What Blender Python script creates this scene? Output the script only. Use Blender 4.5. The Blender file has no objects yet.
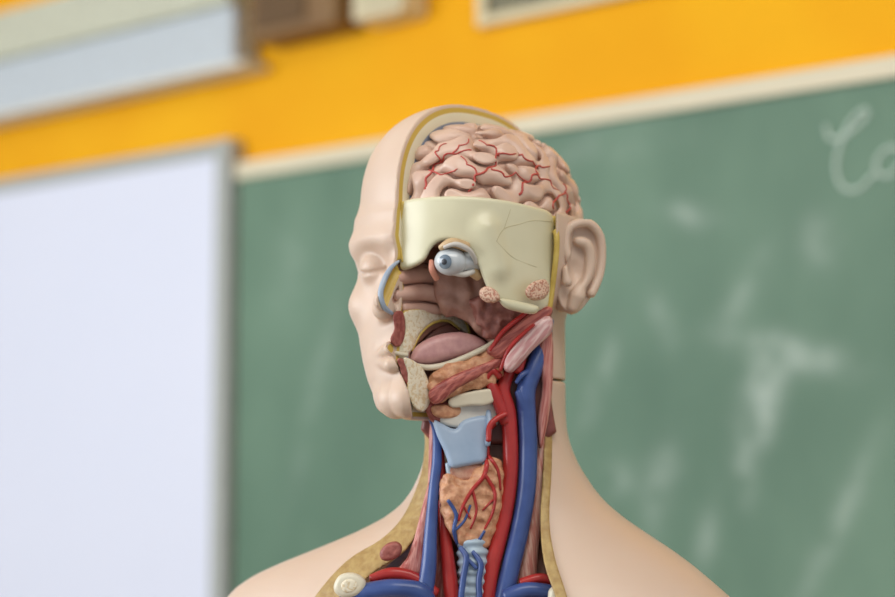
import bpy, math, numpy as np
from mathutils import Vector
from mathutils.bvhtree import BVHTree
rng=np.random.RandomState(7)
scene=bpy.context.scene
scene.view_settings.view_transform='Standard'

# ---------------------------------------------------------------- materials
def lin(c):
    c=np.array(c,float)/255.; return tuple(np.where(c<=.04045,c/12.92,((c+.055)/1.055)**2.4))+(1.,)
def newmat(name,rough=.42,spec=.5):
    m=bpy.data.materials.new(name); m.use_nodes=True
    nt=m.node_tree; b=nt.nodes['Principled BSDF']
    b.inputs['Roughness'].default_value=rough
    b.inputs['Specular IOR Level'].default_value=spec
    return m,nt,b
def mat(name,c,c2=None,rough=.42,scale=60,detail=3,bump=0.,bscale=None,stripe=None,spec=.5,lo=.35,hi=.65,coat=0.):
    """painted plastic: base colour, optional second tint by noise, optional striation direction (object space, metres)"""
    m,nt,b=newmat(name,rough,spec)
    b.inputs['Coat Weight'].default_value=coat
    N=nt.nodes; K=nt.links
    tc=N.new('ShaderNodeTexCoord')
    vec=tc.outputs['Object']
    if stripe is not None:
        mp=N.new('ShaderNodeMapping'); mp.vector_type='TEXTURE'
        mp.inputs['Rotation'].default_value=(0,-math.atan2(stripe[1],stripe[0]),0)
        mp.inputs['Scale'].default_value=(14,1,1)
        K.new(vec,mp.inputs['Vector']); vec=mp.outputs['Vector']
    nz=N.new('ShaderNodeTexNoise'); nz.inputs['Scale'].default_value=scale; nz.inputs['Detail'].default_value=detail
    K.new(vec,nz.inputs['Vector'])
    if c2 is None: c2=[x*.95 for x in c]
    r=N.new('ShaderNodeValToRGB'); r.color_ramp.elements[0].color=lin(c2); r.color_ramp.elements[1].color=lin(c)
    r.color_ramp.elements[0].position=lo; r.color_ramp.elements[1].position=hi
    K.new(nz.outputs['Fac'],r.inputs['Fac']); K.new(r.outputs['Color'],b.inputs['Base Color'])
    if bump>0:
        bp=N.new('ShaderNodeBump'); bp.inputs['Strength'].default_value=bump; bp.inputs['Distance'].default_value=.002
        if bscale:
            n2=N.new('ShaderNodeTexNoise'); n2.inputs['Scale'].default_value=bscale; K.new(vec,n2.inputs['Vector']); K.new(n2.outputs['Fac'],bp.inputs['Height'])
        else: K.new(nz.outputs['Fac'],bp.inputs['Height'])
        K.new(bp.outputs['Normal'],b.inputs['Normal'])
    return m

SKIN=(214,190,171)
def skinmat(name):
    m,nt,b=newmat(name,.40,.45)
    N=nt.nodes;K=nt.links
    b.inputs['Subsurface Weight'].default_value=.08
    b.inputs['Subsurface Radius'].default_value=(.004,.002,.001)
    b.inputs['Subsurface Scale'].default_value=1.
    tc=N.new('ShaderNodeTexCoord'); nz=N.new('ShaderNodeTexNoise'); nz.inputs['Scale'].default_value=25
    K.new(tc.outputs['Object'],nz.inputs['Vector'])
    r=N.new('ShaderNodeValToRGB'); r.color_ramp.elements[0].color=lin((209,183,163)); r.color_ramp.elements[1].color=lin(SKIN)
    K.new(nz.outputs['Fac'],r.inputs['Fac'])
    at=N.new('ShaderNodeAttribute'); at.attribute_name='depth'
    cr=N.new('ShaderNodeValToRGB'); cr.color_ramp.interpolation='LINEAR'
    E=cr.color_ramp.elements
    stops=[(0,SKIN),(.11,SKIN),(.13,(206,174,82)),(.28,(206,174,82)),(.30,(230,222,196)),(.60,(222,212,184)),(.62,(132,142,162)),(.80,(132,142,162)),(.88,(172,126,110)),(1,(162,116,100))]
    E[0].position=0;E[0].color=lin(stops[0][1]);E[1].position=1;E[1].color=lin(stops[-1][1])
    for p,c in stops[1:-1]:
        e=E.new(p); e.color=lin(c)
    K.new(at.outputs['Fac'],cr.inputs['Fac'])
    cmp=N.new('ShaderNodeMath'); cmp.operation='GREATER_THAN'; cmp.inputs[1].default_value=.09; K.new(at.outputs['Fac'],cmp.inputs[0])
    mx=N.new('ShaderNodeMix'); mx.data_type='RGBA'
    K.new(cmp.outputs[0],mx.inputs['Factor']); K.new(r.outputs['Color'],mx.inputs['A']); K.new(cr.outputs['Color'],mx.inputs['B'])
    K.new(mx.outputs['Result'],b.inputs['Base Color'])
    return m

# ---------------------------------------------------------------- volume mesher (surface nets), units: mm
ROOT=bpy.data.objects.new('anatomical_torso_model',None); scene.collection.objects.link(ROOT)
ROOT.location=(0,0,.75); ROOT.empty_display_size=.05
ZB=700.
def mkobj(name,verts,faces,m,smooth=True,parent=ROOT):
    me=bpy.data.meshes.new(name)
    v=np.asarray(verts,float).copy()
    v[:,2]+=ZB; v*=.001
    me.from_pydata(v.tolist(),[],[list(map(int,f)) for f in faces] if not isinstance(faces,np.ndarray) else faces.tolist())
    me.update()
    if smooth: me.polygons.foreach_set('use_smooth',[True]*len(me.polygons))
    me.materials.append(m)
    o=bpy.data.objects.new(name,me); scene.collection.objects.link(o); o.parent=parent
    return o
def nets(F,org,h):
    nx,ny,nz=F.shape
    ins=F<0
    def c(a,i,j,k): return a[i:nx-1+i,j:ny-1+j,k:nz-1+k]
    s=np.zeros((nx-1,ny-1,nz-1),np.int8)
    C=[(i,j,k) for i in(0,1) for j in(0,1) for k in(0,1)]
    for q in C: s+=c(ins,*q)
    act=(s>0)&(s<8)
    idx=np.full(act.shape,-1,np.int64); ai=np.argwhere(act); idx[act]=np.arange(len(ai))
    vals={q:F[ai[:,0]+q[0],ai[:,1]+q[1],ai[:,2]+q[2]] for q in C}
    pos=np.zeros((len(ai),3)); cnt=np.zeros(len(ai))
    for a in C:
        for ax in range(3):
            if a[ax]==0:
                b=list(a); b[ax]=1; b=tuple(b)
                fa,fb=vals[a],vals[b]; mk=(fa<0)!=(fb<0)
                t=np.where(mk,fa/np.where(mk,fa-fb,1),0)
                p=np.tile(np.array(a,float),(len(ai),1)); p[:,ax]+=t
                pos+=p*mk[:,None]; cnt+=mk
    V=np.array(org)+h*(ai+pos/np.maximum(cnt,1)[:,None])
    faces=[]
    for ax in range(3):
        sl0=[slice(None)]*3; sl1=[slice(None)]*3; sl0[ax]=slice(0,-1); sl1[ax]=slice(1,None)
        a=ins[tuple(sl0)]; b=ins[tuple(sl1)]
        e=np.argwhere(a!=b)
        o1,o2=[(1,2),(2,0),(0,1)][ax]
        sh=act.shape
        ok=(e[:,o1]>0)&(e[:,o2]>0)&(e[:,o1]<sh[o1])&(e[:,o2]<sh[o2]); e=e[ok]
        def g(d1,d2):
            q=e.copy(); q[:,o1]-=d1; q[:,o2]-=d2; return idx[q[:,0],q[:,1],q[:,2]]
        f=np.stack([g(1,1),g(0,1),g(0,0),g(1,0)],1)
        sgn=a[e[:,0],e[:,1],e[:,2]]
        f=np.where(sgn[:,None],f,f[:,::-1])
        faces.append(f[(f>=0).all(1)])
    return V,np.concatenate(faces)
def part(name,fn,bd,h,m):
    xs=np.arange(bd[0],bd[1]+h,h,dtype=np.float32); ys=np.arange(bd[2],bd[3]+h,h,dtype=np.float32); zs=np.arange(bd[4],bd[5]+h,h,dtype=np.float32)
    x=xs[:,None,None]; y=ys[None,:,None]; z=zs[None,None,:]
    F=np.broadcast_to(fn(x,y,z),(len(xs),len(ys),len(zs))).astype(np.float32)
    V,f=nets(F,(xs[0],ys[0],zs[0]),h)
    return mkobj(name,V,f,m)
def smin(a,b,k):
    h=np.clip(.5+.5*(b-a)/k,0,1); return b*(1-h)+a*h-k*h*(1-h)
def smax(a,b,k): return -smin(-a,-b,k)
def cat(pts,n=6,closed=False):
    P=np.array(pts,float); out=[]; L=len(P)
    rngi=range(L) if closed else range(L-1)
    for i in rngi:
        if closed: a,b,c,d=P[(i-1)%L],P[i],P[(i+1)%L],P[(i+2)%L]
        else: a,b,c,d=P[max(i-1,0)],P[i],P[i+1],P[min(i+2,L-1)]
        for t in np.arange(n)/n:
            out.append(.5*((2*b)+(-a+c)*t+(2*a-5*b+4*c-d)*t*t+(-a+3*b-3*c+d)*t**3))
    if not closed: out.append(P[-1])
    return np.array(out)
def sdpoly(x,z,P):
    d=np.full(np.broadcast(x,z).shape,1e9,np.float32); s=np.ones(d.shape,np.float32)
    n=len(P)
    for i in range(n):
        a=P[i]; b=P[i-1]
        ex,ez=b[0]-a[0],b[1]-a[1]; wx=x-a[0]; wz=z-a[1]
        t=np.clip((wx*ex+wz*ez)/(ex*ex+ez*ez+1e-9),0,1)
        bx=wx-ex*t; bz=wz-ez*t
        d=np.minimum(d,bx*bx+bz*bz)
        c1=z>=a[1]; c2=z<b[1]; c3=ex*wz>ez*wx
        fl=(c1&c2&c3)|((~c1)&(~c2)&(~c3))
        s=np.where(fl,-s,s)
    return s*np.sqrt(d)
def cap(x,y,z,a,b,ra,rb):
    a=np.array(a,float);b=np.array(b,float);e=b-a
    t=np.clip(((x-a[0])*e[0]+(y-a[1])*e[1]+(z-a[2])*e[2])/(e@e),0,1)
    return np.sqrt((x-a[0]-e[0]*t)**2+(y-a[1]-e[1]*t)**2+(z-a[2]-e[2]*t)**2)-(ra+(rb-ra)*t)

# draft sheets: template millimetre scale for the different layers of the model
K=.77
SHEET={'plate':(.989,-2),'jaw':(1.019,3.4),'mid':(1.034,6.1),'neck':(1.022,4.1),'ear':(1.037,6.8),'brain':(1.012,2.),'chest':(1.011,2),'face':(1.0,0)}
def D(sh,u,v):
    s,o=SHEET[sh]; return ((u-447.5)*s*K, -((v-298.5)*s-o)*K)
def DP(sh,pts): return np.array([D(sh,*p) for p in pts])

# ---------------------------------------------------------------- head/torso fields
al=math.radians(40); fx,fy=-math.sin(al),-math.cos(al); lx,ly=math.cos(al),-math.sin(al)
HX,HY=19.6,15.
def FL(x,y): return (x-HX)*fx+(y-HY)*fy,(x-HX)*lx+(y-HY)*ly
def tab(z,zs,vs):
    o=np.argsort(zs); return np.interp(z,np.array(zs)[o],np.array(vs)[o]).astype(np.float32)
def sup(a,b,n): return (np.abs(a)**n+np.abs(b)**n)**(1./n)
def cranium(F,L,z,inset=0,top=0):
    a,b,c=104-inset,83-inset,94-inset-top
    h=sup((F+11)/a,L/b,2.4)
    return (sup(h,(z-74)/c,2.45)-1)*(b*.97)
FZ=[90,70,50,40,28,5,-15,-30,-45,-60,-75,-85,-93]
FF=[70,88,93,90,85,87,90,93,95,95,93,88,72]
FB=[-60,-60,-60,-60,-60,-50,-40,-35,-30,-20,0,18,40]
FW=[70,80,82,82,81,79,75,69,62,54,43,32,14]
def head_outer(x,y,z):
    F,L=FL(x,y)
    d=cranium(F,L,z)
    fr=tab(z,FZ,FF);bk=tab(z,FZ,FB);w=tab(z,FZ,FW)
    a=(fr-bk)/2; c=(fr+bk)/2
    f=(sup((F-c)/a,L/w,2.5)-1)*np.minimum(a,w)
    f=smax(f,z-82,16); f=np.maximum(f,-93-z)
    d=smin(d,f,14)
    nk=(np.sqrt(((x-42)/55)**2+((y-32)/56)**2)-1)*55
    nk=np.maximum(nk,np.maximum(z-40,-66-z))
    d=smin(d,nk,10)
    Lm=-np.abs(L)
    d=smin(d,cap(F,Lm,z,(88,-10,48),(76,-54,47),6,6),12)
    sock=(np.sqrt(((F-95)/12)**2+((Lm+34)/20)**2+((z-31)/11)**2)-1)*12
    d=smax(d,-sock,10)
    eye=np.sqrt((F-76)**2+(Lm+34)**2+((z-28)*1.1)**2)-15
    d=smin(d,eye,4)
    d=smin(d,cap(F,Lm,z,(86,0,32),(107,0,-3),6,8.),7)
    d=smin(d,cap(F,Lm,z,(97,-9,-8),(89,-15,-12),9,6),5)
    d=smin(d,cap(F,Lm,z,(72,-54,0),(60,-64,4),9,7),20)
    lip=np.minimum(cap(F,Lm,z,(99,0,-39),(89,-23,-43.5),5.8,2.4),cap(F,Lm,z,(98,0,-51.5),(89,-22,-47.5),6.4,2.4))
    d=smin(d,lip,2.5)
    d=smin(d,cap(F,Lm,z,(86,-6,-78),(82,-14,-78),15,12),10)
    d=smax(d,-cap(F,Lm,z,(99,-20,-14),(94,-31,-40),2.2,1.2),5)
    for k in range(6):
        t0=-1+k/3.;t1=-1+(k+1)/3.
        def ep(t): return (90.5-6.5*t*t-3*max(0,-t), -34+16*t, 22.5+3.4*t*t)
        d=smax(d,-cap(F,Lm,z,ep(t0),ep(t1),2.0,2.0),1.0)
    d=smax(d,-cap(F,Lm,z,(106,0,-45.2),(95.5,-23,-45.7),1.8,1.1),1.2)
    return d
TZ=[60,-60,-90,-107,-127,-140,-153,-165,-177,-189,-201,-213,-225,-236,-260,-300,-450,-690]
TL=[-15,-15,-18,-17,-20,-25,-32,-43,-63,-90,-120,-150,-173,-185,-202,-217,-187,-150]
TR=[97,97,97,99,107,115,124,136,152,170,187,201,214,226,242,256,220,182]
TD=[55,55,56,58,60,62,65,68,72,77,82,87,92,96,104,112,112,105]
TS=[0,0,0,0,0,0,-.05,-.1,-.15,-.2,-.24,-.27,-.29,-.3,-.3,-.3,-.3,-.3]
def torso_outer(x,y,z):
    l=tab(z,TZ,TL);r=tab(z,TZ,TR);b=tab(z,TZ,TD);s=tab(z,TZ,TS)
    for dz in (6,-6):
        l=l+tab(z+dz,TZ,TL);r=r+tab(z+dz,TZ,TR);b=b+tab(z+dz,TZ,TD);s=s+tab(z+dz,TZ,TS)
    l/=3;r/=3;b/=3;s/=3
    c=(l+r)/2;a=(r-l)/2
    return (np.sqrt(((x-c)/a)**2+((y-32-s*(x-c))/b)**2)-1)*b

HEADCUT=DP('jaw',[(250,0),(250,349),(385,349),(394,358),(400,372),(410,395),(416,440),(556,440),(552,375),(551,330),(552,302),(556,260),(557,211),(900,222),(900,0)])
NASAL=DP('jaw',cat([(392,268),(402,262),(425,262),(450,262),(480,272),(498,295),(512,325),(500,345),(480,335),(465,320),(440,312),(405,315),(388,312),(383,300),(386,283)],3,True))
ORAL=DP('jaw',cat([(410,356),(422,340),(438,326),(462,324),(485,335),(500,345),(495,360),(455,366),(425,370)],3,True))
def head_skin(x,y,z):
    d0=head_outer(x,y,z); F,L=FL(x,y); d=d0
    p=sdpoly(x,z,HEADCUT)
    d=np.maximum(d,-np.maximum(p,-L))
    for P in (NASAL,ORAL):
        q=sdpoly(x,z,P); d=np.maximum(d,-np.maximum(np.maximum(q,-14-L),d0+3.5))
    seam=-58.5-z + 0*y
    d=np.maximum(d,np.minimum(seam, 0*seam+ (x+5)))
    return d
OPEN=DP('neck',cat([(418,400),(428,415),(433,440),(431,480),(424,515),(405,550),(372,572),(350,597),(335,650),(568,650),(558,597),(545,560),(542,520),(547,460),(549,400),(550,360),(540,330),(440,330),(420,370)],3,True))
def torso_skin(x,y,z):
    d=torso_outer(x,y,z)
    q=sdpoly(x,z,OPEN)
    flo=tab(z,[0,-120,-180,-240,-300],[5,5,0,-20,-30])
    d=smax(d,-np.maximum(q,y-flo),2)
    return np.maximum(d,np.maximum(z+60.2,-668-z))

m_skin=skinmat('painted_skin')
def add_depth(o,fn,zmul=None):
    me=o.data; n=len(me.vertices); co=np.empty(n*3); me.vertices.foreach_get('co',co); co=co.reshape(-1,3)*1000; co[:,2]-=ZB
    d=fn(co[:,0],co[:,1],co[:,2])
    a=me.attributes.new('depth','FLOAT','POINT'); a.data.foreach_set('value',np.clip(-d/20.,0,1).astype(np.float32))
hd=part('head_skin',head_skin,(-98,140,-110,135,-100,172),1.3,m_skin); add_depth(hd,head_outer)
ts=part('neck_and_shoulder_skin',torso_skin,(-228,268,-115,170,-325,-56),2.2,m_skin); add_depth(ts,torso_outer)
tl=part('torso_shell',lambda x,y,z:np.maximum(torso_outer(x,y,z),np.maximum(z+318,-668-z)),(-230,270,-120,180,-675,-312),5,m_skin); add_depth(tl,lambda x,y,z:0*x)

# ---------------------------------------------------------------- brain
NW=46
kv=rng.normal(size=(NW,3)); kv/=np.linalg.norm(kv,axis=1)[:,None]; kv*=2*np.pi/23.; ph=rng.uniform(0,2*np.pi,NW)
def wav(x,y,z):
    s=0
    for i in range(NW): s=s+np.cos(kv[i,0]*x+kv[i,1]*y+kv[i,2]*z+ph[i])
    return s*math.sqrt(2./NW)
def brain(x,y,z):
    F,L=FL(x,y)
    d=cranium(F,L,z,12.5,6.5)
    n=wav(x,y,z)
    d=d+6.*np.exp(-(n/.30)**2)-2.6*np.minimum(np.abs(n),1.2)+1
    d=smax(d,-1-L,5)
    return np.maximum(d,45-z)
m_brain=mat('brain_tissue',(220,190,172),(206,172,154),rough=.33,scale=40)
br=part('brain',brain,(-75,118,-88,105,40,165),1.15,m_brain)

# ---------------------------------------------------------------- skull plate
PLATE=DP('plate',cat([(399,200),(402,194),(430,193),(480,194),(530,198),(557,203),(559,230),(557,270),(554,298),(546,306),(532,307),(515,302),(498,299),(490,291),(484,278),(478,262),(470,248),(455,239),(440,239),(431,246),(424,258),(412,264),(402,266),(397,262),(399,240)],4,True))
def plate_surf(x,y,z,inset=0):
    F,L=FL(x,y)
    h=sup((F+6)/(93-inset),L/(77-inset),2.4)
    return (np.sqrt(h**2+((z-66)/(150))**4)-1)*74
def plate(x,y,z):
    d=plate_surf(x,y,z)
    F,L=FL(x,y)
    foss=(np.sqrt(((x-2)/40)**2+((z-28)/24)**2+((y+94)/16)**2)-1)*12
    d=smax(d,-foss,14)
    d=smin(d,cap(x,y,z,(30,-66,52),(38,-62,24),5,4),14)
    sh=np.maximum(d,-d-7)
    p=sdpoly(x,z,PLATE)
    f=smax(sh,p,3)
    return np.maximum(f,-2-L)
m_bone=mat('skull_bone',(220,216,186),(212,207,176),rough=.32,scale=18)
pl=part('skull_plate',plate,(-55,100,-100,40,-15,90),1.2,m_bone)

# ---------------------------------------------------------------- helpers for organs
def pillow(name,sheet,pts,yc,t,r,m,grad=(0,0),h=1.0,smooth=3,noise=0,wl=8.):
    P=DP(sheet,cat(pts,smooth,True) if smooth else pts)
    cx,cz=P.mean(0)
    x0,x1=P[:,0].min()-4,P[:,0].max()+4; z0,z1=P[:,1].min()-4,P[:,1].max()+4
    ys=[yc+grad[0]*(a-cx)+grad[1]*(b-cz) for a in(x0,x1) for b in(z0,z1)]
    def fn(x,y,z):
        d=sdpoly(x,z,P)
        if noise:
            s=0.
            for i in range(0,NW,2): s=s+np.cos((kv[i,0]*x+kv[i,1]*y+kv[i,2]*z)*23./wl+ph[i])
            d=d+noise*.4*s*math.sqrt(2./23)
        q2=np.abs(y-(yc+grad[0]*(x-cx)+grad[1]*(z-cz)))-t
        if noise: q2=q2+noise*s*math.sqrt(2./23)*.5
        a=d+r;b=q2+r
        return np.minimum(np.maximum(a,b),0)+np.sqrt(np.maximum(a,0)**2+np.maximum(b,0)**2)-r
    return part(name,fn,(x0,x1,min(ys)-t-4,max(ys)+t+4,z0,z1),h,m)
def tube_geo(P,R,seg=14):
    P=np.array(P,float);n=len(P)
    T=np.gradient(P,axis=0);T/=np.linalg.norm(T,axis=1)[:,None]+1e-9
    up=np.array([0,1.,0]) if abs(T[0][1])<.9 else np.array([1.,0,0])
    V=[];F=[]
    N=np.cross(T[0],up);N/=np.linalg.norm(N)
    for i in range(n):
        N=N-T[i]*(N@T[i]);N/=np.linalg.norm(N);B=np.cross(T[i],N)
        for k in range(seg):
            a=2*np.pi*k/seg;V.append(P[i]+R[i]*(math.cos(a)*N+math.sin(a)*B))
    for i in range(n-1):
        for k in range(seg):
            a=i*seg+k;b=i*seg+(k+1)%seg;F.append((a,b,b+seg,a+seg))
    c0=len(V);V.append(P[0]-T[0]*R[0]*.5);V.append(P[-1]+T[-1]*R[-1]*.5)
    for k in range(seg):
        F.append((c0,(k+1)%seg,k));F.append((c0+1,(n-1)*seg+k,(n-1)*seg+(k+1)%seg))
    return V,F
def tubes(name,sheet,lst,m,n=6,seg=14):
    V=[];F=[]
    for pts in lst:
        Q=[]
        for p in pts:
            x,z=D(sheet,p[0],p[1]);Q.append((x,p[2],z,p[3]*K))
        Q=cat(Q,n); v,f=tube_geo(Q[:,:3],Q[:,3],seg)
        o=len(V);V+=list(v);F+=[tuple(i+o for i in g) for g in f]
    return mkobj(name,V,F,m)
def bvh(objs):
    out=[]
    for o in objs:
        me=o.data
        out.append(BVHTree.FromPolygons([v.co for v in me.vertices],[tuple(p.vertices) for p in me.polygons]))
    return out
def drape(trees,x,z,default=-30.):
    best=None
    for t in trees:
        h=t.ray_cast(Vector((x*.001,-.3,(z+ZB)*.001)),Vector((0,1,0)))
        if h[0] is not None and (best is None or h[0].y<best): best=h[0].y
    return default if best is None else best*1000
def drapetubes(name,sheet,lst,m,objs,off=0.,seg=8,n=6,wob=0.):
    tr=bvh(objs);V=[];F=[]
    for pts,r0,r1 in lst:
        Q=np.array([D(sheet,*p) for p in pts]); Q=cat(Q,n)
        if wob:
            k=np.arange(len(Q)); Q=Q+np.stack([np.sin(k*1.1+Q[0,0])*wob,np.cos(k*.9+Q[0,1])*wob],1)
        Y=np.array([drape(tr,q[0],q[1]) for q in Q])
        Y2=Y.copy()
        for _ in range(2):
            Y2[1:-1]=np.minimum(Y[1:-1],(Y2[:-2]+2*Y2[1:-1]+Y2[2:])/4)
        R=np.linspace(r0,r1,len(Q))*K
        P=np.stack([Q[:,0],Y2-off,Q[:,1]],1)
        v,f=tube_geo(P,R,seg);o=len(V);V+=list(v);F+=[tuple(i+o for i in g) for g in f]
    return mkobj(name,V,F,m)

RED=mat('artery_red',(182,48,44),(164,40,38),rough=.3)
BRED=mat('brain_artery_red',(192,80,70),(180,68,60),rough=.4)
BLUE=mat('vein_blue',(64,88,148),(54,76,134),rough=.3)
LBLUE=mat('cartilage_blue',(164,184,208),(152,174,200),rough=.35)
WBLUE=mat('trachea_blue',(176,194,208),(160,180,198),rough=.35)
MUST=mat('fat_mustard',(182,154,98),(162,130,78),rough=.5,scale=170,bump=.5)
YEL=mat('fat_yellow',(212,186,98),(198,170,82),rough=.45,scale=120)
SPONGE=mat('spongy_bone',(236,226,202),(222,202,166),rough=.5,scale=420,detail=1,bump=.3,lo=.40,hi=.48)
CREAM=mat('bone_cream',(224,216,194),(214,204,180),rough=.4)
MAROON=mat('muscle_maroon',(168,98,88),(138,68,62),rough=.45,scale=260,bump=.4)
BROWN=mat('mucosa_brown',(214,176,160),(198,154,138),rough=.38,scale=50)
DBROWN=mat('mucosa_dark',(124,80,68),(108,66,58),rough=.4)
TONG=mat('tongue_mauve',(206,158,154),(192,142,142),rough=.4,scale=150,bump=.15)
ORG=mat('gland_orange',(214,162,124),(190,130,96),rough=.45,scale=260,bump=.6)
def stripes(name,c,c2,d): return mat(name,c,c2,rough=.42,scale=420,detail=2,bump=.5,stripe=d,lo=.4,hi=.6)
M_PINK=stripes('muscle_pink',(208,146,136),(174,92,86),(.15,1))
M_PALE=stripes('muscle_pale',(222,190,186),(200,144,144),(.7,.75))
M_RED=stripes('muscle_red',(190,110,98),(148,70,64),(.75,.5))
M_SIDE=stripes('muscle_side',(214,172,156),(190,124,112),(-.1,1))

# brain arteries
BV=[([(424,190),(430,172),(440,160),(452,153),(470,150)],1.2,.8),([(440,160),(436,150),(445,143)],1,.6),([(430,172),(446,176),(458,170)],1,.6),
([(470,192),(478,176),(492,168),(500,153),(520,150)],1.4,.8),([(492,168),(505,176),(518,172),(530,180)],1.1,.6),([(478,176),(468,166),(462,158)],1,.6),([(500,153),(492,144),(480,140)],1,.6),
([(520,192),(528,178),(538,170),(540,160),(552,158)],1.3,.8),([(538,170),(552,174),(562,182)],1,.6),([(556,200),(562,188),(571,182),(569,174)],1.2,.7),([(520,150),(530,154),(540,160)],1,.8),
([(452,153),(460,145),(470,138)],1,.6),([(571,204),(575,194),(571,182)],1.1,.8)]
drapetubes('brain_arteries','brain',BV,BRED,[br],off=.1,wob=1.2)

drapetubes('fat_edge_side','plate',[([(558,206),(561,235),(558,270),(554,300),(550,316)],3.2,2.6)],YEL,[pl,hd],off=-1.2,seg=10)
drapetubes('fat_edge_front','plate',[([(402,196),(400,215),(400,240),(402,258)],2.6,1.6)],YEL,[pl],off=-1.,seg=10)
SUT=mat('suture_line',(200,192,158),(188,178,142))
drapetubes('skull_sutures','plate',[([(497,240),(505,226),(520,220),(536,214),(556,212)],.5,.4),([(505,226),(512,205)],.4,.4),([(497,240),(515,255),(540,262)],.4,.3)],SUT,[pl],off=-.15,seg=6)
SPK=mat('spongy_pink',(220,186,162),(184,128,108),scale=600,detail=1,bump=.5,lo=.42,hi=.52)
pillow('mastoid_cells','plate',[(526,290),(534,280),(548,276),(552,286),(546,296),(532,298)],-56,4,3,SPK,grad=(.75,0))
pillow('temporal_cells','plate',[(480,290),(488,286),(498,292),(500,300),(490,303),(481,298)],-72,5,3,SPK)
pillow('styloid_bone','plate',[(500,298),(520,300),(540,304),(536,312),(516,310),(504,306)],-62,5,4,m_bone,grad=(.5,0))

# ---------------------------------------------------------------- eye
def sph(name,c,r,m,sq=(1,1,1),seg=32):
    V=[];F=[]
    for i in range(seg//2+1):
        t=math.pi*i/(seg//2)
        for j in range(seg):
            p=2*math.pi*j/seg;V.append((c[0]+r*sq[0]*math.sin(t)*math.cos(p),c[1]+r*sq[1]*math.sin(t)*math.sin(p),c[2]+r*sq[2]*math.cos(t)))
    for i in range(seg//2):
        for j in range(seg):
            a=i*seg+j;b=i*seg+(j+1)%seg;F.append((a,a+seg,b+seg,b))
    return mkobj(name,V,F,m)
ex,ez=D('plate',451,260); ec=np.array([ex,-66,ez])
m_eye=mat('eye_white',(204,209,212),(194,201,206),rough=.25,coat=.4)
sph('eyeball',ec,11.4,m_eye,(1.14,1,.96))
dr=np.array([-.42,-.89,-.12]);dr/=np.linalg.norm(dr)
def disc(name,c,n,r,m,bul=.25):
    n=np.array(n);a=np.cross(n,[0,0,1]);a/=np.linalg.norm(a);b=np.cross(n,a);V=[];F=[];S=28;Rg=5
    for i in range(Rg+1):
        rr=r*i/Rg
        for j in range(S):
            t=2*math.pi*j/S;V.append(c+rr*(math.cos(t)*a+math.sin(t)*b)+n*(r*bul*(1-(i/Rg)**2)))
    for i in range(Rg):
        for j in range(S):
            p=i*S+j;q=i*S+(j+1)%S;F.append((p,q,q+S,p+S))
    return mkobj(name,V,F,m)
disc('iris',ec+dr*10.7,dr,5.6,mat('iris_grey_blue',(124,138,150),(98,114,130),rough=.15,coat=.8),.3)
disc('pupil',ec+dr*12.3,dr,2.3,mat('pupil',(44,48,56)),.2)
tubes('optic_stalk','plate',[[(458,260,-64,11),(470,259,-62,9),(480,262,-58,6)]],m_eye)
tubes('eye_muscles','plate',[[(440,247,-70,3),(452,242,-74,5),(468,246,-70,5)],[(472,268,-60,6),(480,274,-56,5)]],mat('eye_muscle_ochre',(206,180,140),(190,156,114)))
tubes('eye_muscle_pale','plate',[[(444,247,-75,2),(456,244,-77,2.6),(470,250,-74,2.6),(477,262,-66,2.4)],[(452,271,-68,3),(464,273,-66,3),(474,269,-62,3)]],mat('eye_tendon',(208,206,200),(196,190,182)))
tubes('orbital_artery','plate',[[(431,258,-62,2.2),(432,268,-64,3.4),(437,277,-60,3)]],mat('orange_artery',(204,140,118),(190,120,98)))

# ---------------------------------------------------------------- nose & mouth section
def med(u,v,sheet='jaw',off=0.):
    x,z=D(sheet,u,v); return -8.6+1.203*x-off
BG=mat('septum_blue',(164,178,196),(152,168,190),rough=.4)
tubes('nasal_septum_edge','jaw',[[(u,v,med(u,v)-.3,r) for u,v,r in [(399,264,1.4),(391,273,2.4),(385,286,2.9),(382,299,2.9),(385,311,2.8),(393,317,1.8)]]],BG)
pillow('nasal_wall','jaw',[(394,268),(402,262),(430,262),(450,266),(452,290),(446,312),(405,315),(388,311),(386,300),(388,284)],med(418,290)+5,3,2,BROWN,grad=(1.0,0))
tubes('nasal_conchae','jaw',[[(u,v,med(u,v)+dy,r) for u,v,dy,r in L_] for L_ in [
  [(396,281,7,6),(408,277,5,8.5),(424,274,2,9),(442,277,-6,8)],
  [(395,298,7,5),(408,294,5,8),(426,292,-1,9),(448,297,-14,8)],
  [(402,309,8,5),(420,308,3,6),(442,309,-9,5)]]],BROWN)
pillow('nasopharynx_wall','jaw',[(436,262),(480,268),(505,290),(520,320),(505,345),(480,335),(462,318),(440,312)],-26,8,6,mat('nasopharynx',(196,152,136),(168,122,108),scale=70,bump=.4),grad=(.25,.1),noise=1.3,wl=12)
sg=(1.203,0)
pillow('upper_lip_section','jaw',[(394,317),(403,314),(406,330),(403,345),(397,350),(391,343),(395,332)],med(398,333)-.5,2.2,1.5,MAROON,grad=sg)
pillow('hard_palate','jaw',[(404,314),(425,309),(446,307),(464,316),(470,330),(462,327),(448,318),(432,322),(420,334),(413,350),(405,357),(402,345),(407,330)],med(430,325)-2,2.6,1.8,SPONGE,grad=(.95,0))
tubes('palate_outline','jaw',[[(u,v,med(u,v)-3.+(.25*(1.203*(u-430)*K*-1)),1.5) for u,v in [(404,314),(425,309),(446,307),(464,316),(470,331)]],[(u,v,med(u,v)-3.+(.25*(1.203*(u-430)*K*-1)),1.4) for u,v in [(412,352),(420,335),(432,323),(448,319),(460,327)]]],YEL)
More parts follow.
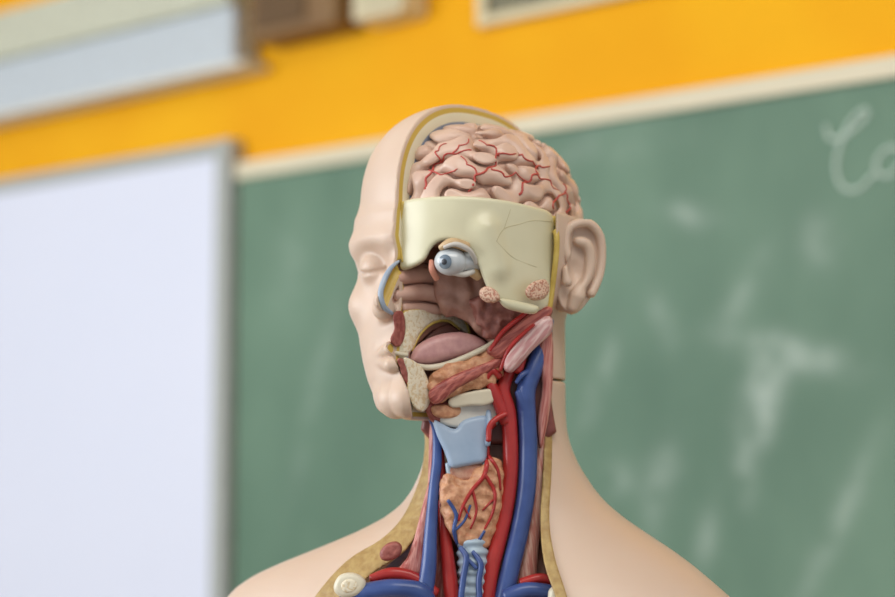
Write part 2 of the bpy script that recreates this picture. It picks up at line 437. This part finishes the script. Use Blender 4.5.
pillow('palate_mucosa','jaw',[(418,350),(424,338),(436,327),(450,322),(462,330),(470,338),(450,345),(430,352)],-14,4,3,DBROWN,grad=(.5,0))
pillow('tongue','jaw',[(411,357),(418,346),(436,336),(460,332),(480,337),(489,346),(482,354),(455,360),(430,366),(412,365)],-33,9,8,TONG,grad=(.35,0))
tubes('front_teeth','jaw',[[(392,354,-56,1.6),(399,356,-55,2.4),(408,357,-52,2)]],CREAM)
tubes('lower_teeth','jaw',[[(398,364,-58,1.6),(405,364,-54,2.4),(413,365,-50,2)]],CREAM)
pillow('chin_bone_section','jaw',[(404,361),(414,363),(424,372),(430,388),(430,404),(423,413),(414,408),(408,392),(408,376)],-52,4,2,SPONGE,grad=(.9,0))
pillow('lower_lip_section','jaw',[(398,362),(406,363),(411,375),(411,390),(405,384),(401,372)],-60,3,2,MAROON,grad=(.9,0))
tubes('jaw_rim','jaw',[[(412,366,-52,2),(428,369,-46,3),(446,366,-43,3.2),(466,358,-40,3),(486,348,-36,3),(500,338,-30,2.4)]],CREAM)
pillow('deep_tissue','jaw',[(412,372),(440,362),(480,345),(500,312),(530,300),(553,305),(553,400),(548,440),(430,440),(425,400)],-2,14,4,mat('deep_maroon',(138,76,68),(114,58,52),scale=80),h=1.6)
pillow('pharynx_wall','jaw',[(470,300),(500,296),(530,302),(520,322),(505,335),(488,340),(478,325)],-28,8,5,mat('pharynx_red',(172,114,102),(138,84,76),scale=160,bump=.6),grad=(.2,0),noise=1.5,wl=9)
pillow('salivary_gland','jaw',[(432,376),(446,366),(470,358),(496,349),(503,362),(500,380),(486,388),(466,391),(446,402),(433,400),(429,388)],-38,8,7,ORG,grad=(.3,0),noise=1.6,wl=10)
pillow('tongue_muscle','jaw',[(430,392),(455,376),(480,366),(500,358),(502,366),(480,378),(458,390),(440,405),(431,404)],-46,4,4,M_RED,grad=(.35,0))
pillow('chewing_muscle','jaw',[(486,352),(504,334),(524,316),(550,306),(552,316),(535,328),(518,345),(502,360)],-34,6,5,M_RED,grad=(.15,0))
pillow('pale_muscle','jaw',[(503,368),(508,350),(524,332),(545,317),(553,320),(551,334),(534,350),(518,368),(510,374)],-38,6,5,M_PALE,grad=(.2,0))
pillow('side_neck_muscle','jaw',[(538,345),(553,330),(554,380),(549,420),(541,450),(538,420),(543,385)],-20,8,6,M_PINK,grad=(.2,0))
tubes('jaw_artery','jaw',[[(490,352,-42,2),(502,334,-42,2.4),(518,320,-40,2.4),(532,309,-36,2)],[(500,372,-42,2),(508,352,-45,2.2),(520,338,-46,2),(534,326,-44,1.6)]],RED)

# ---------------------------------------------------------------- neck organs
pillow('hyoid_muscles','neck',[(424,402),(440,403),(462,400),(464,412),(452,422),(434,424),(427,415)],-34,7,5,MAROON,grad=(.5,0))
pillow('hyoid_fat','neck',[(432,408),(446,406),(462,408),(460,417),(446,420),(434,417)],-39,5,3,ORG,grad=(.5,0))
pillow('hyoid_bone','neck',[(448,402),(458,396),(480,391),(497,390),(498,398),(488,406),(470,407),(452,409)],-36,5,2,CREAM,grad=(.2,0))
pillow('thyroid_membrane','neck',[(446,406),(466,403),(494,400),(498,425),(470,430),(440,424)],-30,6,3,mat('membrane_grey',(212,208,198),(194,192,188)),grad=(.3,0))
pillow('thyroid_cartilage','neck',[(434,421),(441,424),(455,430),(463,421),(484,416),(489,424),(487,446),(485,462),(474,465),(464,467),(451,468),(445,452),(437,436)],-34,8,4,LBLUE,grad=(.25,.1))
tubes('cartilage_horns','neck',[[(434,421,-38,2.2),(440,436,-42,3),(446,450,-42,2.6),(451,466,-40,2)],[(488,412,-30,3),(489,426,-36,3),(487,446,-36,3)]],LBLUE)
pillow('cricoid','neck',[(450,466),(484,464),(484,478),(468,482),(450,480)],-31,7,4,mat('cricoid_orange',(210,166,142),(188,128,108),scale=220),grad=(.2,0))
tubes('cricothyroid_ligament','neck',[[(448,464,-38,3),(450,476,-38,3),(456,490,-36,3)],[(486,460,-34,3),(484,472,-34,3)]],WBLUE)
gl=pillow('thyroid_gland','neck',[(441,480),(450,474),(464,482),(474,470),(490,458),(502,464),(505,490),(500,520),(490,545),(474,550),(458,544),(446,525),(440,502)],-34,10,9,ORG,grad=(.2,.02),noise=1.3,wl=9)
P=[];
for i in range(60):
    v=540+i*1.9; P.append((472+.03*(v-540),v,-34-8*i/60.,15.5+1.2*math.sin(i*1.25)))
tubes('trachea','neck',[P],WBLUE,n=2,seg=28)
drapetubes('thyroid_arteries','neck',[([(494,424),(486,436),(487,455),(484,475),(472,490),(463,505),(458,520)],3.2,1.4),([(484,475),(494,492),(492,512),(484,528)],2.2,1.2),([(487,455),(497,470),(500,490)],2.2,1.2),([(472,490),(476,510),(470,528)],1.7,1),([(463,505),(470,518)],1.2,.8),([(492,500),(482,510)],1.3,.8)],RED,[gl],off=.5)
drapetubes('thyroid_veins','neck',[([(448,500),(456,514),(454,530),(460,548)],1.8,2.4),([(470,505),(464,520),(454,530)],1.2,1.4),([(484,530),(478,540),(472,552)],1.4,2)],BLUE,[gl],off=.5)
tubes('thyroid_lower_veins','neck',[[(460,546,-46,2.6),(466,556,-49,3),(463,575,-51,3.2),(460,600,-54,3.2),(458,640,-56,3.2)],[(472,550,-46,2.4),(480,562,-49,3),(478,580,-51,3),(480,610,-54,3)],[(466,556,-49,2),(476,566,-50,2)]],BLUE)
tubes('carotid_artery','neck',[[(516,362,-26,5.5),(508,376,-28,6.5),(503,392,-30,7.5),(508,412,-30,8),(510,440,-30,8),(510,470,-30,8),(506,505,-31,8),(498,540,-34,8),(490,570,-40,8),(486,600,-44,8),(484,640,-46,8)],
  [(488,378,-32,5),(492,388,-34,6),(498,402,-34,6.5),(506,424,-32,6)],[(500,378,-36,3.5),(492,372,-38,3.5),(486,380,-38,3)],[(516,372,-32,5),(520,366,-30,5),(525,350,-26,4)]],RED)
tubes('small_red_branches','neck',[[(506,415,-38,3),(496,420,-40,3),(489,428,-42,3),(488,442,-44,2.8)]],RED)
tubes('jugular_vein','neck',[[(549,318,-14,7),(542,345,-20,8.5),(534,370,-26,9),(526,392,-28,10),(527,420,-28,9.5),(528,450,-28,9.5),(526,490,-29,9.5),(519,530,-32,9.5),(510,565,-38,9.5),(502,600,-44,10),(498,640,-48,10)],
  [(518,392,-32,4),(522,402,-32,5),(526,416,-30,6)]],BLUE)
tubes('small_blue_branches','neck',[[(516,384,-36,2),(522,376,-34,3),(530,372,-30,3)]],BLUE)
tubes('far_jugular_vein','neck',[[(430,418,-18,2.5),(436,432,-28,4),(437,460,-34,5),(434,490,-38,5.5),(431,530,-42,6.5),(429,565,-46,8),(425,595,-50,9),(424,640,-54,9)]],BLUE)
tubes('far_carotid_artery','neck',[[(441,446,-26,3),(442,480,-28,4),(443,510,-31,5),(446,540,-35,6),(449,570,-40,7.5),(452,600,-44,8),(454,640,-48,8)]],RED)
pillow('far_neck_muscle','neck',[(430,420),(437,430),(444,470),(443,520),(450,600),(436,640),(428,600),(426,540),(428,480)],-16,9,6,M_PINK,grad=(.3,.06))
pillow('front_neck_muscle','neck',[(424,500),(430,480),(432,520),(428,560),(420,600),(380,620),(360,600),(385,575),(408,556)],-36,6,5,M_PINK,grad=(.2,.12))
pillow('side_strap_muscle','neck',[(534,385),(546,380),(549,440),(545,500),(538,550),(534,600),(530,640),(508,640),(512,600),(520,560),(530,500),(536,440)],-18,9,7,M_SIDE,grad=(.2,.12))
def border(name,pts,off,t,m,bdy=(-110,60)):
    P=DP('neck',cat(pts,4,True))
    def fn(x,y,z):
        d=torso_outer(x,y,z)-off
        f=smax(np.abs(d)-t,sdpoly(x,z,P),1.2)
        return np.maximum(f,y-30)
    return part(name,fn,(P[:,0].min()-4,P[:,0].max()+4,bdy[0],bdy[1],P[:,1].min()-4,P[:,1].max()+4),1.2,m)
border('fat_border_front',[(421,420),(429,418),(434,440),(432,480),(425,515),(406,550),(374,572),(352,597),(336,650),(285,650),(312,600),(345,562),(380,540),(400,520),(413,495),(421,470),(424,440)],.6,2,MUST)
border('fat_border_side',[(546,384),(552,384),(554,420),(552,470),(548,520),(552,556),(562,592),(575,650),(562,650),(552,597),(541,560),(539,520),(543,470),(546,420)],.6,2,MUST)
tubes('collar_vein','chest',[[(345,596,-46,9),(372,589,-54,9.5),(398,586,-58,9.5),(424,592,-56,9.5),(430,620,-54,9)],[(366,598,-50,7),(350,612,-44,8)],[(505,596,-52,9),(525,588,-52,8),(552,590,-48,7)]],BLUE)
tubes('collar_artery','chest',[[(372,578,-44,5),(392,572,-46,6),(414,576,-46,6),(436,592,-46,6)],[(520,582,-42,5),(540,577,-42,5),(556,582,-40,4)]],RED)
pillow('collarbone_end','chest',[(336,582),(342,573),(355,571),(366,577),(367,586),(359,593),(345,595),(337,590)],-52,7,4,CREAM,grad=(-.1,0))
pillow('collarbone_marrow','chest',[(343,583),(348,577),(357,577),(361,583),(356,589),(347,590)],-57,3,1.5,SPONGE)
pillow('near_collarbone_end','chest',[(546,588),(556,582),(568,586),(572,600),(562,612),(548,606)],-62,7,5,CREAM)
pillow('neck_muscle_stump','chest',[(380,552),(386,544),(396,541),(402,546),(400,555),(390,560),(382,559)],-36,7,3,MAROON,grad=(-.1,0))

# ---------------------------------------------------------------- ear
def ear(x,y,z):
    def e(u,v,yy): X,Z=D('ear',u,v); return (X,yy,Z)
    hel=cat([e(572,268,-23),e(566,252,-24),e(566,236,-24),e(574,226,-23),e(590,224,-18),e(601,236,-13),e(603,256,-10),e(600,276,-11),e(592,294,-15)],4)
    d=np.float32(1e6)
    for i in range(len(hel)-1): d=np.minimum(d,cap(x,y,z,hel[i],hel[i+1],3.6,3.6))
    an=cat([e(578,242,-19),e(588,246,-17),e(591,262,-15),e(587,278,-16),e(579,290,-20)],4)
    for i in range(len(an)-1): d=smin(d,cap(x,y,z,an[i],an[i+1],3.2,3.4),3)
    d=smin(d,cap(x,y,z,e(566,272,-26),e(567,284,-26),3.5,4.2),4)
    d=smin(d,cap(x,y,z,e(577,298,-20),e(573,308,-19),6.5,5.),5)
    P=DP('ear',cat([(560,232),(578,224),(594,225),(604,240),(605,260),(600,282),(590,300),(578,313),(568,314),(558,300),(556,262)],3,True))
    xc,zc=D('ear',583,265)
    pln=y-(-10+.32*(x-xc))
    base=smax(np.abs(pln)-3.5,sdpoly(x,z,P),2)
    d=smin(d,base,3)
    root=cap(x,y,z,e(564,240,-6),e(564,302,-6),10,8); d=smin(d,root,5)
    X,Z=D('ear',577,270); con=np.sqrt(((x-X)/8)**2+((z-Z)/13)**2+((y+25)/12.5)**2)*8-8
    return smax(d,-con,2)
ek=part('ear',ear,(64,135,-45,25,-30,68),1.0,m_skin); add_depth(ek,lambda x,y,z:0*x)

def box(name,c,s,m,parent=None,rot=0,bev=0):
    import bmesh
    bm=bmesh.new();bmesh.ops.create_cube(bm,size=1)
    for v in bm.verts:v.co=Vector((v.co.x*s[0],v.co.y*s[1],v.co.z*s[2]))
    if bev: bmesh.ops.bevel(bm,geom=bm.edges[:],offset=bev,segments=3,affect='EDGES')
    me=bpy.data.meshes.new(name);bm.to_mesh(me);bm.free();me.materials.append(m)
    o=bpy.data.objects.new(name,me);scene.collection.objects.link(o);o.location=c;o.rotation_euler=(0,0,rot)
    if parent:o.parent=parent
    return o
box('base_plate',(.015,.032,.017),(.40,.27,.034),mat('base_white',(225,225,220)),ROOT,bev=.008)

# ---------------------------------------------------------------- room
A=math.atan2(-.632,.775)
tx,ty=.775,-.632; nx_,ny_=-.632,-.775
def W(s,z,off=0.): return (s*tx+off*nx_,1.6+s*ty+off*ny_,z)
def wbox(name,s0,s1,z0,z1,o0,o1,m,parent=None,bev=0):
    c=W((s0+s1)/2,(z0+z1)/2,(o0+o1)/2)
    o=box(name,c,(s1-s0,o1-o0,z1-z0),m,None,A,bev)
    if parent:
        o.parent=parent
        o.matrix_parent_inverse=parent.matrix_world.inverted()
    return o
def empty(name,loc):
    e=bpy.data.objects.new(name,None);scene.collection.objects.link(e);e.location=loc;e.empty_display_size=.05
    bpy.context.view_layer.update();return e
YW=mat('yellow_wall_paint',(244,180,18),(238,168,10),rough=.75,scale=3,spec=.25)
wbox('wall_front',-3.2,2.3,0,3.0,-.12,0,YW)
box('floor',(0,0,-.05),(9,9,.1),mat('floor_lino',(150,140,125),(135,126,112),rough=.5,scale=8))
box('ceiling',(0,0,3.05),(9,9,.1),mat('ceiling_white',(235,235,230),rough=.8))
cb=empty('chalkboard',W(.8,1.4,.01))
m,nt,b=newmat('chalkboard_green',.55,.3)
N=nt.nodes;KK=nt.links
tc=N.new('ShaderNodeTexCoord')
nz=N.new('ShaderNodeTexNoise');nz.inputs['Scale'].default_value=2.2;nz.inputs['Detail'].default_value=5
mp=N.new('ShaderNodeMapping');mp.inputs['Scale'].default_value=(1.6,1,.9);mp.inputs['Rotation'].default_value=(0,.5,0)
KK.new(tc.outputs['Object'],mp.inputs['Vector']);KK.new(mp.outputs['Vector'],nz.inputs['Vector'])
r=N.new('ShaderNodeValToRGB');r.color_ramp.elements[0].color=lin((84,115,96));r.color_ramp.elements[1].color=lin((112,142,121));r.color_ramp.elements[0].position=.3;r.color_ramp.elements[1].position=.7
KK.new(nz.outputs['Fac'],r.inputs['Fac'])
# wiped-chalk smears: soft rotated strokes (board coordinates, metres)
SM=[(.66,1.50,.09,.024,.25,.75),(.62,1.46,.03,.04,.6,.45),(.63,1.41,.022,.06,.35,.6),(.585,1.34,.02,.06,-.1,.5),(.33,1.47,.018,.08,.4,.4),(.50,1.72,.05,.02,.3,.35),(.25,1.75,.04,.05,0,.25),(.36,1.31,.03,.03,0,.4),(.44,1.30,.03,.06,.2,.45),(-.30,1.45,.02,.15,.3,.3),(-.36,1.7,.05,.08,0,.15),(.74,1.25,.02,.12,.5,.35),(.35,1.85,.12,.03,0,.2),(.60,1.60,.022,.06,.6,.4),(.72,1.66,.03,.04,0,.3),(.45,1.56,.02,.05,-.4,.35),(.15,1.55,.02,.10,.5,.3),(-.15,1.62,.015,.08,.2,.2),(.30,1.62,.03,.03,.2,.25),(.52,1.22,.02,.06,.3,.35)]
acc=None
sep=N.new('ShaderNodeSeparateXYZ');KK.new(tc.outputs['Object'],sep.inputs[0])
def M(op,a,b_=None):
    n=N.new('ShaderNodeMath');n.operation=op
    for i,q in enumerate((a,b_)):
        if q is None: continue
        if isinstance(q,(int,float)): n.inputs[i].default_value=q
        else: KK.new(q,n.inputs[i])
    return n.outputs[0]
CS,CZ=.8,1.3925
wn=N.new('ShaderNodeTexNoise');wn.inputs['Scale'].default_value=14;wn.inputs['Detail'].default_value=3;KK.new(tc.outputs['Object'],wn.inputs['Vector'])
wr=M('MAXIMUM',M('MULTIPLY',M('SUBTRACT',wn.outputs['Fac'],.28),2.6),0.)
for (s,z,ws,wz,rt,am) in SM:
    dx=M('SUBTRACT',sep.outputs['X'],s-CS);dz=M('SUBTRACT',sep.outputs['Z'],z-CZ)
    a1=M('ADD',M('MULTIPLY',dx,math.cos(rt)/ws),M('MULTIPLY',dz,-math.sin(rt)/ws))
    a2=M('ADD',M('MULTIPLY',dx,math.sin(rt)/wz),M('MULTIPLY',dz,math.cos(rt)/wz))
    q=M('ADD',M('MULTIPLY',a1,a1),M('MULTIPLY',a2,a2))
    g=M('MULTIPLY',M('POWER',2.718,M('MULTIPLY',q,-1.)),am)
    acc=g if acc is None else M('ADD',acc,g)
acc=M('MULTIPLY',acc,wr)
mx=N.new('ShaderNodeMix');mx.data_type='RGBA';KK.new(acc,mx.inputs['Factor']);mx.clamp_factor=True
KK.new(r.outputs['Color'],mx.inputs['A']);mx.inputs['B'].default_value=lin((190,204,194))
KK.new(mx.outputs['Result'],b.inputs['Base Color'])
wbox('board_surface',-.50,2.1,.9,1.885,0,.02,m,cb)
FR=mat('frame_cream',(222,212,184),rough=.5,scale=2)
wbox('frame_top',-.50,2.1,1.885,1.916,0,.03,FR,cb)
wbox('frame_bottom',-.50,2.1,.87,.9,0,.03,FR,cb)
wbox('chalk_tray',-.50,2.1,.86,.872,.03,.1,FR,cb)
def chalk(name,strokes):
    cu=bpy.data.curves.new(name,'CURVE');cu.dimensions='3D';cu.bevel_depth=.0034;cu.bevel_resolution=2
    for st in strokes:
        Q=cat(st,8);sp=cu.splines.new('POLY');sp.points.add(len(Q)-1)
        for i,q in enumerate(Q):
            p=W(q[0],q[1],.0205);sp.points[i].co=(*p,1)
    cu.materials.append(mat('chalk_white',(190,208,196),rough=.9))
    o=bpy.data.objects.new(name,cu);scene.collection.objects.link(o);o.parent=cb;o.matrix_parent_inverse=cb.matrix_world.inverted()
chalk('chalk_writing',[[(.735,1.83),(.742,1.81),(.765,1.81),(.80,1.835),(.795,1.845),(.775,1.83),(.758,1.80),(.750,1.765),(.760,1.735),(.785,1.73),(.81,1.75)],
 [(.855,1.775),(.835,1.785),(.815,1.77),(.815,1.75),(.835,1.745),(.86,1.77),(.862,1.75),(.88,1.748),(.92,1.78),(.95,1.79)]])
wbd=empty('whiteboard',W(-1.2,1.4,.02))
wbox('panel',-2.1,-.548,.93,1.935,.0,.03,mat('whiteboard_enamel',(226,230,246),(222,227,244),rough=.35,scale=1),wbd)
GR=mat('frame_aluminium',(174,178,174),(166,170,166),rough=.4)
wbox('frame_right',-.549,-.508,.9,1.965,0,.04,GR,wbd,.003)
wbox('frame_left',-2.13,-2.1,.9,1.965,0,.04,GR,wbd,.003)
wbox('frame_top',-2.1,-.549,1.935,1.965,0,.035,GR,wbd,.003)
wbox('frame_bottom',-2.1,-.549,.9,.93,0,.04,GR,wbd,.003)
ps=empty('projection_screen_housing',W(-1.2,2.2,.05))
wbox('lower_case',-2.2,-.47,2.10,2.215,0,.07,mat('case_bluegrey',(196,205,212),rough=.5),ps,.004)
wbox('upper_case',-2.2,-.47,2.215,2.32,0,.085,mat('case_greygreen',(200,202,182),rough=.5),ps,.004)
wbox('bottom_rail',-2.2,-.43,2.088,2.10,.01,.085,mat('rail_white',(222,222,214),rough=.5),ps,.003)
sp=empty('wall_speaker',W(-.30,2.3,.06))
wbox('cabinet',-.415,-.195,2.13,2.5,0,.08,mat('speaker_brown',(138,106,64),(126,94,56),rough=.6,scale=6),sp,.004)
wbox('grille',-.395,-.27,2.15,2.48,.08,.086,mat('grille_dark',(104,80,52),(96,72,46),rough=.8,scale=300),sp)
jb=empty('wall_cabinet',W(-.10,2.3,.06))
wbox('body',-.165,-.045,2.128,2.5,0,.07,mat('cabinet_cream',(222,210,176),rough=.5,scale=4),jb,.004)
wbox('door_panel',-.15,-.06,2.145,2.48,.07,.076,mat('cabinet_panel',(206,196,162),rough=.5,scale=4),jb,.002)
pf=empty('framed_picture',W(.27,2.3,.02))
wbox('picture',.10,.50,2.105,2.45,0,.012,mat('picture_grey',(120,116,88),(104,100,78),rough=.5,scale=12),pf)
PFM=mat('picture_frame_cream',(226,212,172),rough=.5,scale=4)
for nm,a in (('frame_bottom',(.08,.52,2.088,2.105)),('frame_left',(.08,.10,2.105,2.45)),('frame_right',(.50,.52,2.105,2.45)),('frame_top',(.08,.52,2.45,2.47))):
    wbox(nm,*a,0,.022,PFM,pf,.002)
tb=empty('classroom_table',(0,.05,.72))
wd=mat('table_wood',(176,140,96),(160,122,80),rough=.45,scale=12,stripe=(1,0))
def tbx(n,c,s,mm):
    o=box(n,c,s,mm);o.parent=tb;o.matrix_parent_inverse=tb.matrix_world.inverted()
tbx('top',(0,.05,.735),(1.1,.6,.03),wd)
for i,(a,c) in enumerate([(-.5,-.2),(.5,-.2),(-.5,.3),(.5,.3)]): tbx('leg_%d'%(i+1),(a,c,.36),(.04,.04,.72),GR)

# ---------------------------------------------------------------- light
w=bpy.data.worlds.new('daylight');scene.world=w;w.use_nodes=True
w.node_tree.nodes['Background'].inputs[0].default_value=(.93,.96,1,1);w.node_tree.nodes['Background'].inputs[1].default_value=.62
def area(name,loc,tgt,sx,sy,p,c):
    l=bpy.data.lights.new(name,'AREA');l.shape='RECTANGLE';l.size=sx;l.size_y=sy;l.energy=p;l.color=c
    o=bpy.data.objects.new(name,l);scene.collection.objects.link(o);o.location=loc
    o.rotation_euler=(Vector(tgt)-Vector(loc)).to_track_quat('-Z','Y').to_euler()
area('window_light',(-3.2,-.6,1.9),(0,.3,1.4),2.6,1.6,92,(.94,.97,1))
area('ceiling_lamp',(.4,-1.0,2.95),(.3,.2,1.2),1.6,1.2,32,(1,.95,.88))

cam=bpy.data.cameras.new('camera');co=bpy.data.objects.new('camera',cam);scene.collection.objects.link(co)
co.location=(0,-1.40,1.309);co.rotation_euler=(math.radians(96),0,0)
cam.lens=70;cam.sensor_width=36;cam.clip_start=.05
cam.dof.use_dof=True;cam.dof.focus_distance=1.335;cam.dof.aperture_fstop=2.8
scene.camera=co
